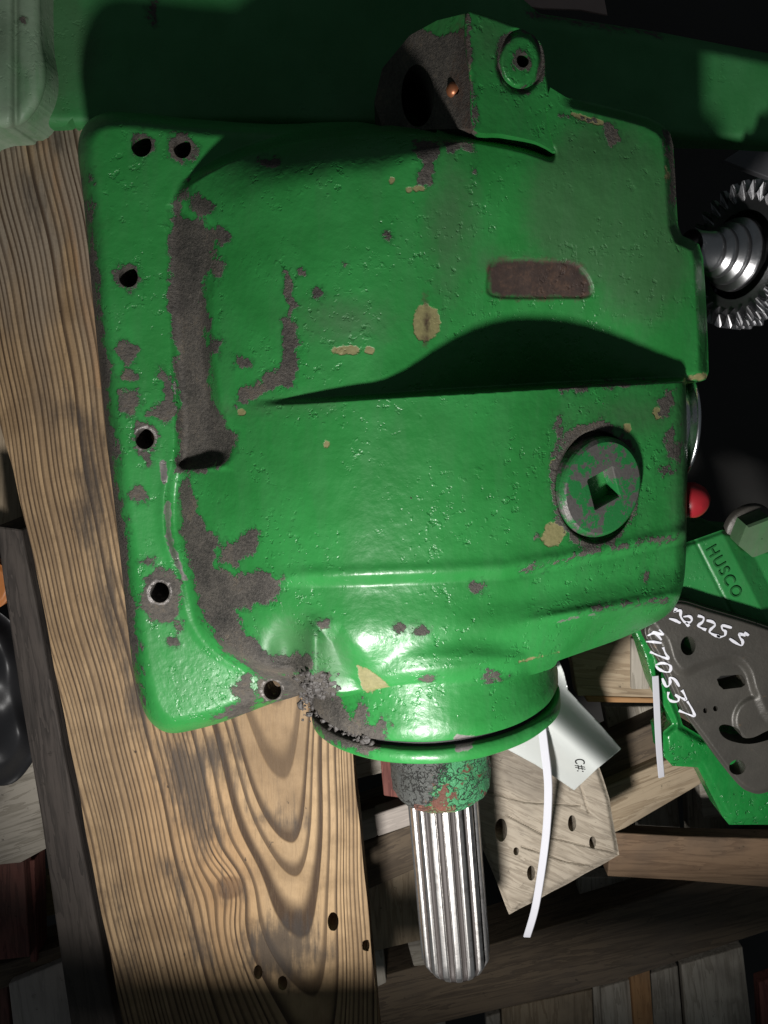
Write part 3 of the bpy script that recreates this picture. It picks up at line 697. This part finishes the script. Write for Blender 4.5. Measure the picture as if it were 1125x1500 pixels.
# ------------------------------------------------------------------ green beam behind, at the top
gbm = root('axle_beam', 'long green painted steel beam lying across the top behind the gearbox', 'beam', Wp(500, 60, ZB))
def d_beam(x, y): return poly(x, y, np.array([(-260, -160), (700, -60), (790, 20), (960, 46), (1125, 78), (1320, 110), (1320, 225), (1125, 214), (900, 200), (700, 195), (400, 190), (112, 190), (108, 176), (104, 170), (98, 184), (80, 188), (-260, 184)], float), 300)
def H_beam(x, y):
    d = np.clip(poly(x, y, np.array([(-400, -300), (700, -90), (790, 20), (960, 46), (1125, 78), (1420, 130), (1420, 230), (1125, 216), (900, 202), (400, 190), (110, 190), (-400, 188)], float), 300), 0, 60)
    return -.052-.018*(1-np.sqrt(np.clip(1-(1-np.clip(d/22, 0, 1))**2, 0, 1)))-.012*ss(900, 1100, x)
clean = lambda lv: (lambda x, y: np.full(np.shape(x), float(lv)))
sheet('beam_body', d_beam, H_beam, (-255, -150, 1310, 232), 4.0, PAINTB, gbm, ZB-.02, dict(wear=field([('e', 226, 8, 5, 12), ('l', [(780, 22), (960, 49)], 1)]), tan=clean(0), rust=clean(0), shine=clean(0), grime=field([('e', 60, 60, 80, 110)])))
ENDP = spline([(-120, -120), (20, -120), (58, -100), (60, 0), (62, 60), (68, 100), (66, 130), (54, 160), (30, 184), (-20, 190), (-120, 190)], 4)
def H_end(x, y):
    d = np.clip(poly(x, y, ENDP, 100), 0, 60)
    g = np.exp(-((x-23-.0*y)/4)**2)
    return -.020-.010*(1-np.sqrt(np.clip(1-(1-np.clip(d/26, 0, 1))**2, 0, 1)))-.003*g+.004*(1-ss(10, 26, x))
PALE = paint('faded_green_grey_paint', (.15, .24, .15), (.26, .33, .24), 0, .6, .5)
ep = sheet('end_plate', lambda x, y: poly(x, y, ENDP, 100), H_end, (-118, -118, 76, 196), 2.2, PALE, gbm, ZB, dict(wear=field([('e', 33, 32, 3, 3)]), tan=clean(0), rust=clean(0), shine=clean(0), grime=field([('l', [(24, -100), (24, 190)], 2), ('e', -10, 60, 30, 40)])))
ep['label'] = 'faded grey green end plate'

# ------------------------------------------------------------------ valve block, bracket and plate at the right
vb = root('valve_block', 'green cast valve block with raised lettering and hex bolt at the right edge', 'valve block', Wp(1080, 840, -.16))
VB = np.array([(985, 800), (1016, 791), (1058, 776), (1072, 779), (1090, 800), (1200, 810), (1250, 1000), (1125, 960), (1060, 925), (985, 900)], float)
ZV = -.060
def H_valve(x, y):
    side = (x-1058)*.0-(y-0)*0
    # ridge line runs from (1062,782) to (1125,905); right of it the face falls away
    t = ((x-1062)*123-(y-782)*63)/math.hypot(123, 63)
    groove = np.exp(-(((x-1018)*85-(y-792)*43)/math.hypot(85, 43)/2.2)**2)
    d = np.clip(poly(x, y, VB, 100), 0, 30)
    return ZV-.00035*np.clip(t+3, 0, 26)-.0011*groove-.003*(1-ss(0, 8, d))
vbb = sheet('valve_body', lambda x, y: poly(x, y, VB, 150), H_valve, (980, 770, 1255, 1004), 1.6, PAINT2, vb, -.20, dict(wear=clean(12), tan=clean(0), rust=clean(0), shine=clean(0), grime=clean(18)))
def text_part(name, body, px, py, z, size, ang, ext, mat, parent):
    cu = bpy.data.curves.new(name, 'FONT'); cu.body = body; cu.size = size; cu.extrude = ext; cu.align_x = 'CENTER'; cu.align_y = 'CENTER'; cu.space_character = 1.22
    o = bpy.data.objects.new(name, cu); COL.objects.link(o)
    dg = bpy.context.evaluated_depsgraph_get(); me = bpy.data.meshes.new_from_object(o.evaluated_get(dg)); bpy.data.objects.remove(o)
    me.materials.clear(); me.materials.append(mat)
    o = bpy.data.objects.new(name, me); COL.objects.link(o); o.location = Wp(px, py, z); o.rotation_euler = (0, 0, math.radians(ang))
    attach(o, parent); return o
text_part('cast_lettering', 'HUSCO', 1060, 838, ZV+.0004, .0135, -58, .0010, plain('cast_letter_green', (.012, .115, .026), .4), vb)
# hex bolt
hb = Wp(1108, 782, ZV+.004); bax = Vector((.12, -.30, 1)).normalized(); rb = 33*mpp(1108, 785, ZV)
bolt = fix_normals(lathe('hex_bolt', hb, bax, [(rb*1.0, -.012), (rb*1.0, .006), (rb*.93, .0085), (.0005, .0088)], 6, paint('green_bolt_paint', (.05, .11, .05), (.10, .16, .09), .02, .4, .4), vb, dict(wear=clean(20), tan=clean(0), rust=clean(20), shine=clean(0), grime=clean(30)), None, True))
fix_normals(lathe('washer', hb-np.array(bax)*.012, bax, [(rb*.5, .003), (rb*1.08, .003), (rb*1.13, .001), (rb*1.13, -.003)], 48, IRON, bolt))
# dark bracket with marker writing
BR = spline([(958, 905), (990, 880), (1040, 892), (1125, 918), (1200, 950), (1240, 1060), (1180, 1130), (1125, 1160), (1098, 1160), (1075, 1142), (1030, 1082), (1000, 1040), (975, 985), (945, 928)], 5)
ZK = -.048
RIDGE = spline([(975, 945), (1000, 985), (1030, 973), (1072, 965), (1095, 985), (1106, 1015)], 5, False)
def d_br(x, y):
    d = poly(x, y, BR, 150)
    for c in ((1008, 946, 11, 14), (1080, 1124, 12, 11), (1033, 1041, 3, 4), (1048, 1038, 3.5, 4)): d = np.minimum(d, -ell(x, y, *c))
    d = np.minimum(d, -poly(x, y, [(1050, 995), (1056, 990), (1086, 988), (1092, 996), (1092, 1003), (1086, 1007), (1060, 1010), (1053, 1004)], 60))
    d = np.minimum(d, -poly(x, y, spline([(1053, 1066), (1062, 1061), (1082, 1068), (1088, 1080), (1104, 1080), (1125, 1070), (1150, 1062), (1150, 1074), (1125, 1084), (1098, 1090), (1072, 1086), (1058, 1078)], 3), 60)); return d
def H_br(x, y):
    up = ss(-7, 7, poly(x, y, spline([(950, 900), (990, 870), (1250, 950), (1250, 1050), (1140, 1060), (1108, 1020), (1095, 982), (1072, 965), (1030, 974), (1002, 986), (985, 970), (975, 940), (962, 925)], 4), 80))
    up2 = ss(-5, 5, ell(x, y, 1110, 1055, 34, 34))
    d = np.clip(poly(x, y, BR, 100), 0, 30)
    return ZK+.0055*up*(1-0*x)+.003*up2*(1-up)-.003*(1-ss(0, 6, d))
bk = root('bracket', 'dark oily cast iron bracket with white handwritten numbers beside the gearbox', 'bracket', Wp(1060, 1020, ZK-.02))
sheet('bracket_plate', d_br, H_br, (930, 868, 1250, 1168), 1.3, IRON, bk, ZK-.018)
def cz(p): return [(930+a/5.77, 870+b/5.77) for a, b in p]
STROKES = [[(205, 300), (240, 342), (165, 322), (150, 318)], [(110, 352), (170, 330), (225, 388)], [(95, 402), (160, 405), (225, 414)],
  [(128, 488), (200, 520), (282, 545), (258, 500), (238, 450)],
  [(175, 602), (220, 585), (270, 590), (303, 612), (295, 655), (250, 656), (200, 632), (175, 602)],
  [(232, 712), (262, 778), (288, 772), (300, 740), (296, 705), (340, 725), (376, 782)],
  [(285, 828), (280, 875), (310, 905), (360, 908), (372, 880), (345, 850), (400, 880), (432, 890), (420, 850), (398, 812)],
  [(372, 985), (440, 1012), (502, 1030), (485, 975), (442, 905)],
  [(290, 207), (340, 222), (386, 246)], [(335, 155), (350, 118)], [(330, 152), (385, 140), (388, 190), (420, 235), (462, 240), (482, 215), (460, 188), (410, 192)], [(430, 240), (458, 272)],
  [(532, 183), (580, 200), (572, 235), (535, 268), (570, 290), (602, 302)], [(606, 222), (655, 235), (678, 262), (645, 295), (632, 322), (670, 345), (720, 362)],
  [(818, 285), (742, 266), (740, 300), (765, 315), (760, 350), (715, 362), (695, 345)], [(962, 350), (925, 325)], [(935, 352), (885, 338), (890, 370), (912, 400), (900, 435), (850, 410), (800, 376)]]
for s_ in STROKES:
    pts = spline(cz(s_), 5, False); zz = H_br(pts[:, 0], pts[:, 1])+.0007
    o = ribbon('marker_stroke', Wp(pts[:, 0], pts[:, 1], zz), 4.3*mpp(1000, 960, ZK), .0006, MARK, bk, (0, 0, 1), [.72+.28*math.sin(k*.55+len(pts))+.22*random.random() for k in range(len(pts))])
# green plate below the bracket
gp = root('green_casting', 'green cast plate with rough shiny edge below the dark bracket', 'casting', Wp(1080, 1130, -.14))
GP = np.array([(905, 900), (960, 915), (985, 1010), (1000, 1062), (1030, 1080), (1120, 1085), (1230, 1090), (1230, 1225), (1125, 1208), (1068, 1208), (1058, 1196), (1022, 1124), (985, 1122), (972, 1108), (968, 1075), (985, 1060), (960, 1010), (942, 950), (930, 925)], float)
sheet('casting_plate', lambda x, y: poly(x, y, GP, 150), lambda x, y: -.090-.006*(1-ss(0, 12, np.clip(poly(x, y, GP, 60), 0, 40)))-.02*ss(1120, 1060, y) if False else -.090-.006*(1-ss(0, 12, np.clip(poly(x, y, GP, 60), 0, 40))), (900, 895, 1230, 1226), 1.8, paint('green_enamel_rough', (.008, .145, .026), (.015, .20, .04), .0, 2.4, .2), gp, -.125, dict(wear=clean(8), tan=clean(0), rust=clean(0), shine=clean(0), grime=clean(12)))
# red cap and dark hose behind the right edge
rk_ = root('red_knob', 'small red round knob peeking out behind the right side of the gearbox', 'knob', Wp(1014, 733, -.30))
kp = Wp(1013, 733, -.004)
lathe('knob', kp, (.35, -.25, .9), [(.0002, .012), (.006, .0113), (.011, .008), (.0135, .002), (.0135, -.004), (.010, -.012), (.004, -.014)], 40, RED, rk_)
lathe('lever', kp, (.10, -.05, 1), [(.0035, -.012), (.0035, -.20), (.004, -.29)], 16, DARKM, rk_)

# ------------------------------------------------------------------ tag and zip ties
TG = spline([(806, 968), (818, 968), (828, 990), (834, 1012), (850, 1030), (880, 1062), (910, 1097), (900, 1108), (860, 1138), (840, 1157), (815, 1138), (790, 1120), (762, 1104), (737, 1093), (760, 1082), (790, 1062), (806, 1030), (812, 1000)], 4)
TG = np.array([(804, 968), (818, 966), (826, 985), (832, 1010), (850, 1030), (880, 1062), (910, 1097), (875, 1126), (841, 1158), (812, 1138), (784, 1120), (736, 1094), (770, 1075), (798, 1050), (812, 1015)], float)
def H_tag(x, y):
    u = ((x-812)*.70+(y-1060)*(-.71)); v = ((x-812)*.71+(y-1060)*.70)
    return -.046+.040*np.exp(-((u+4-.06*v)/40)**2)-.00010*v+.010*np.exp(-((u-82)/22)**2)
tg = sheet('paper_tag', lambda x, y: poly(x, y, TG, 100), H_tag, (730, 960, 915, 1162), 1.8, TAGM)
sm = tg.modifiers.new('thickness', 'SOLIDIFY'); sm.thickness = .0003; sm.offset = -1
tag(tg, 'curled pale grey tag hanging under the right of the shaft neck', 'tag')
tx = text_part('tag_print', 'C#:', 850, 1122, float(H_tag(np.array([850.]), np.array([1122.]))[0])+.0012, .0105, -72, .0001, INK, tg)
o0 = np.array(world_of(tx)); rt = np.array(Matrix.Rotation(math.radians(-72), 3, 'Z'))
for v_ in tx.data.vertices:
    pw = rt@np.array(v_.co)+o0; dz = v_.co.z; z_ = pw[2]
    for _ in range(12):
        qx, qy = to_px(np.array([pw[0], pw[1], z_])); z_ = float(H_tag(np.array([float(qx)]), np.array([float(qy)]))[0])
    v_.co.z = z_+.0004+dz-o0[2]
def tie(name, pts, zs, wpx, label, taper=None):
    p = spline(pts, 8, False); z = np.interp(np.linspace(0, 1, len(p)), np.linspace(0, 1, len(zs)), zs)
    o = ribbon(name, Wp(p[:, 0], p[:, 1], z), wpx*mpp(p[0][0], p[0][1], zs[0]), .0014, PLASTIC, None, (0, .2, 1), taper)
    return tag(o, label, 'zip tie')
tie('zip_tie', [(793, 1060), (798, 1100), (803, 1150), (801, 1210), (794, 1270), (784, 1330), (772, 1372)], [0.0, 0.0, -.01, -.02, -.03, -.04, -.055], 12.5, 'long white zip tie hanging past the tag and the grey wood block')
tie('zip_tie', [(960, 990), (962, 1030), (965, 1090), (969, 1138)], [-.08, -.08, -.09, -.10], 10, 'short white zip tie hanging left of the dark bracket')
bpy.data.objects['zip_tie.001']['group'] = 'white zip ties'; bpy.data.objects['zip_tie']['group'] = 'white zip ties'

# ------------------------------------------------------------------ timber below
WBK = np.array([(690, 1080), (760, 1060), (862, 1080), (893, 1170), (907, 1252), (820, 1300), (746, 1339), (706, 1240), (692, 1180)], float)
def d_wb(x, y):
    d = poly(x, y, WBK, 150)+.5*np.sin(y*.05+x*.03)+.3*np.sin(x*.13)
    for a in ((734, 1216, 9, 17), (838, 1206, 6, 12), (778, 1279, 6, 11), (868, 1234, 5, 9), (756, 1247, 4, 6)): d = np.minimum(d, -ell(x, y, *a))
    return d
crk = lambda x, y: np.maximum.reduce([line(x, y, p_, 1.2) for p_ in ([(745, 1195), (800, 1225), (905, 1250)], [(765, 1240), (830, 1262), (870, 1268)], [(715, 1160), (770, 1175), (850, 1180)], [(820, 1100), (850, 1150), (862, 1190)])])
wb = sheet('wood_block', d_wb, lambda x, y: -.085-.0025*ss(-1, 1, crk(x, y))-.004*np.exp(-((x-745)/16)**2-((y-1200)/30)**2)+.0006*np.sin(x*.09+y*.05)-.004*(1-ss(0, 7, np.clip(poly(x, y, WBK, 40), 0, 20))), (684, 1054, 912, 1344), 1.6,
           wood('stained_grey_block_wood', (.33, .285, .225), (.20, .165, .125), 1.6, .22, 25), None, -.185)
tag(wb, 'weathered grey wood block with knot holes right of the splined shaft', 'wood block')

pr = root('wooden_pallet', 'worn dark wooden pallet below with broken mixed coloured slats', 'pallet', Wp(700, 1400, -.40))
def plank(pts, z, th=.018, mat=WOOD, name='slat', along=None): return slab(name, pts, z, th, mat, pr, .0015, None, along)
# right side
plank([(830, 920), (985, 930), (985, 1026), (846, 1020)], -.170, .02, WOOD)
plank([(925, 935), (952, 935), (952, 1010), (925, 1010)], -.165, .02, WOODG)
plank([(858, 1020), (1010, 1024), (1010, 1031), (860, 1029)], -.168, .02, WOODO)
plank([(885, 1035), (960, 1035), (970, 1100), (900, 1110)], -.235, .02, WOODG)
plank([(868, 1100), (1000, 1040), (1120, 1010), (1120, 1070), (1010, 1090), (880, 1150)], -.205, .05, WOODD, 'stringer')
plank([(858, 1165), (1018, 1096), (1028, 1148), (915, 1214), (880, 1228)], -.190, .02, WOOD, 'slat', 0)
plank([(1020, 1110), (1180, 1080), (1180, 1180), (1030, 1200)], -.30, .02, WOODG)
plank([(930, 1150), (990, 1140), (1000, 1250), (940, 1250)], -.33, .02, WOODG)
plank([(1005, 1130), (1060, 1130), (1070, 1260), (1012, 1260)], -.33, .02, WOODG)
plank([(895, 1220), (1000, 1226), (1250, 1232), (1250, 1320), (1125, 1300), (1000, 1290), (890, 1284)], -.215, .02, wood('brown_slat_wood', (.26, .17, .105), (.16, .10, .062)))
plank([(845, 1285), (925, 1285), (930, 1360), (855, 1350)], -.29, .02, WOODG)
plank([(770, 1310), (848, 1290), (850, 1420), (775, 1430)], -.34, .02, WOODD)
plank([(928, 1290), (1010, 1292), (1020, 1330), (930, 1335)], -.29, .02, WOOD)
# long diagonal stringer
plank([(545, 1435), (700, 1390), (900, 1330), (1260, 1215), (1260, 1318), (900, 1440), (640, 1500), (400, 1560), (400, 1480)], -.250, .07, WOODD, 'stringer', 2)
# bottom right slats
plank([(880, 1448), (993, 1415), (1010, 1620), (890, 1620)], -.300, .018, WOODG, 'slat', 1)
plank([(998, 1414), (1088, 1387), (1115, 1620), (1014, 1620)], -.300, .018, WOODG, 'slat', 1)
plank([(922, 1412), (951, 1406), (966, 1620), (938, 1620)], -.292, .02, WOODO, 'slat', 1)
plank([(868, 1432), (920, 1416), (932, 1620), (876, 1620)], -.310, .018, WOODG, 'slat', 1)
plank([(1112, 1440), (1200, 1410), (1220, 1620), (1120, 1620)], -.31, .018, WOODR, 'slat', 1)
plank([(735, 1478), (868, 1450), (872, 1620), (740, 1620)], -.310, .018, WOOD, 'slat', 1)
plank([(712, 1490), (733, 1484), (738, 1620), (716, 1620)], -.315, .018, WOODG, 'slat', 1)
plank([(600, 1500), (652, 1486), (660, 1620), (605, 1620)], -.315, .018, WOODG, 'slat', 1)
# between board and shaft
plank([(498, 1090), (600, 1090), (612, 1120), (505, 1146)], -.22, .02, WOODG)
plank([(556, 1100), (590, 1100), (592, 1170), (562, 1166)], -.20, .02, WOODR)
plank([(505, 1180), (600, 1150), (612, 1180), (512, 1212)], -.26, .02, WOODD)
plank([(505, 1208), (550, 1196), (552, 1226), (512, 1240)], -.205, .02, WOODW)
plank([(548, 1194), (615, 1172), (615, 1205), (553, 1226)], -.200, .02, WOODW)
plank([(505, 1245), (640, 1195), (650, 1255), (520, 1312)], -.215, .06, WOODD, 'stringer')
plank([(520, 1296), (640, 1248), (648, 1370), (540, 1396)], -.235, .02, WOOD)
plank([(536, 1396), (560, 1390), (566, 1440), (545, 1450)], -.24, .02, WOODG)
plank([(596, 1378), (660, 1366), (664, 1410), (606, 1416)], -.25, .02, WOODG)
# left side
plank([(-120, 1150), (68, 1086), (96, 1228), (30, 1264), (-120, 1280)], -.165, .02, WOODG)
plank([(-120, 1270), (34, 1262), (44, 1402), (-120, 1420)], -.185, .02, WOODR, 'slat', 1)
plank([(36, 1262), (50, 1260), (54, 1410), (44, 1410)], -.20, .03, WOODR, 'slat', 1)
plank([(46, 1290), (120, 1268), (128, 1330), (54, 1346)], -.26, .02, wood('yellow_slat_wood', (.30, .22, .10), (.20, .14, .06)))
plank([(-120, 1450), (60, 1395), (128, 1372), (132, 1405), (60, 1430), (-120, 1490)], -.205, .05, WOODD, 'stringer')
plank([(110, 1392), (130, 1386), (132, 1420), (112, 1426)], -.20, .02, WOODG)
plank([(12, 1442), (102, 1405), (126, 1600), (30, 1600)], -.195, .025, WOODW, 'slat', 1)
plank([(-120, 1470), (10, 1440), (22, 1600), (-120, 1600)], -.21, .02, WOODR, 'slat', 1)
plank([(-120, 590), (10, 600), (35, 770), (-120, 800)], -.20, .02, WOOD)

# dark rubber casting with an orange washer at the left
rb_ = sheet('rubber_boot', lambda x, y: poly(x, y, spline([(-80, 880), (10, 905), (35, 960), (52, 1040), (60, 1080), (45, 1120), (18, 1148), (-20, 1150), (-80, 1140)], 5), 100),
      lambda x, y: -.14-.02*(1-ss(0, 34, np.clip(poly(x, y, spline([(-80, 880), (10, 905), (35, 960), (52, 1040), (60, 1080), (45, 1120), (18, 1148), (-20, 1150), (-80, 1140)], 5), 60), 0, 40)))+.006*np.sin(y*.06)*np.sin(x*.07), (-80, 870, 70, 1160), 2.5, RUBBER, None, -.163)
tag(rb_, 'crumpled black rubber piece lying left of the pine board', 'rubber')
ow = sheet('orange_washer', lambda x, y: ell(x, y, -10, 858, 26, 34), lambda x, y: -.12-.003*(1-ss(0, 8, np.clip(ell(x, y, -10, 858, 26, 34), 0, 20))), (-40, 815, 25, 900), 2, plain('orange_paint', (.45, .16, .04), .5), None, -.14)
tag(ow, 'orange round disc at the left edge beside the blackened timber', 'disc')
# scraps beyond the beam
sc = slab('paper_scrap', [(745, -30), (880, -30), (890, 22), (850, 14), (792, 12), (742, 4)], -.22, .003, plain('pinkish_paper', (.45, .33, .30), .6), None, .0005)
tag(sc, 'small pinkish paper scrap at the top beyond the green beam', 'scrap')
dp = slab('steel_plate', [(1060, 235), (1300, 80), (1300, 330), (1125, 260)], -.20, .01, plain('grey_sheet_steel', (.16, .16, .17), .5, .3), None, .001)
tag(dp, 'grey steel plate corner in the dark above the gear', 'plate')

# unseen bar added past the lower border; casts the dark band on the timber
rk = slab('shadow_bar', [(0, 0), (1, 0), (1, 1), (0, 1)], .06, .03, DARKM, None, None)
me = rk.data; rk.location = (0, 0, 0); rk.rotation_euler = (0, 0, 0)
for v, c in zip(me.vertices, [(a, b, z) for z in (.20, .18) for a, b in ((-.9, -.506), (.9, -.506), (.9, -.457), (-.9, -.457))]): v.co = c
rk['kind'] = 'structure'
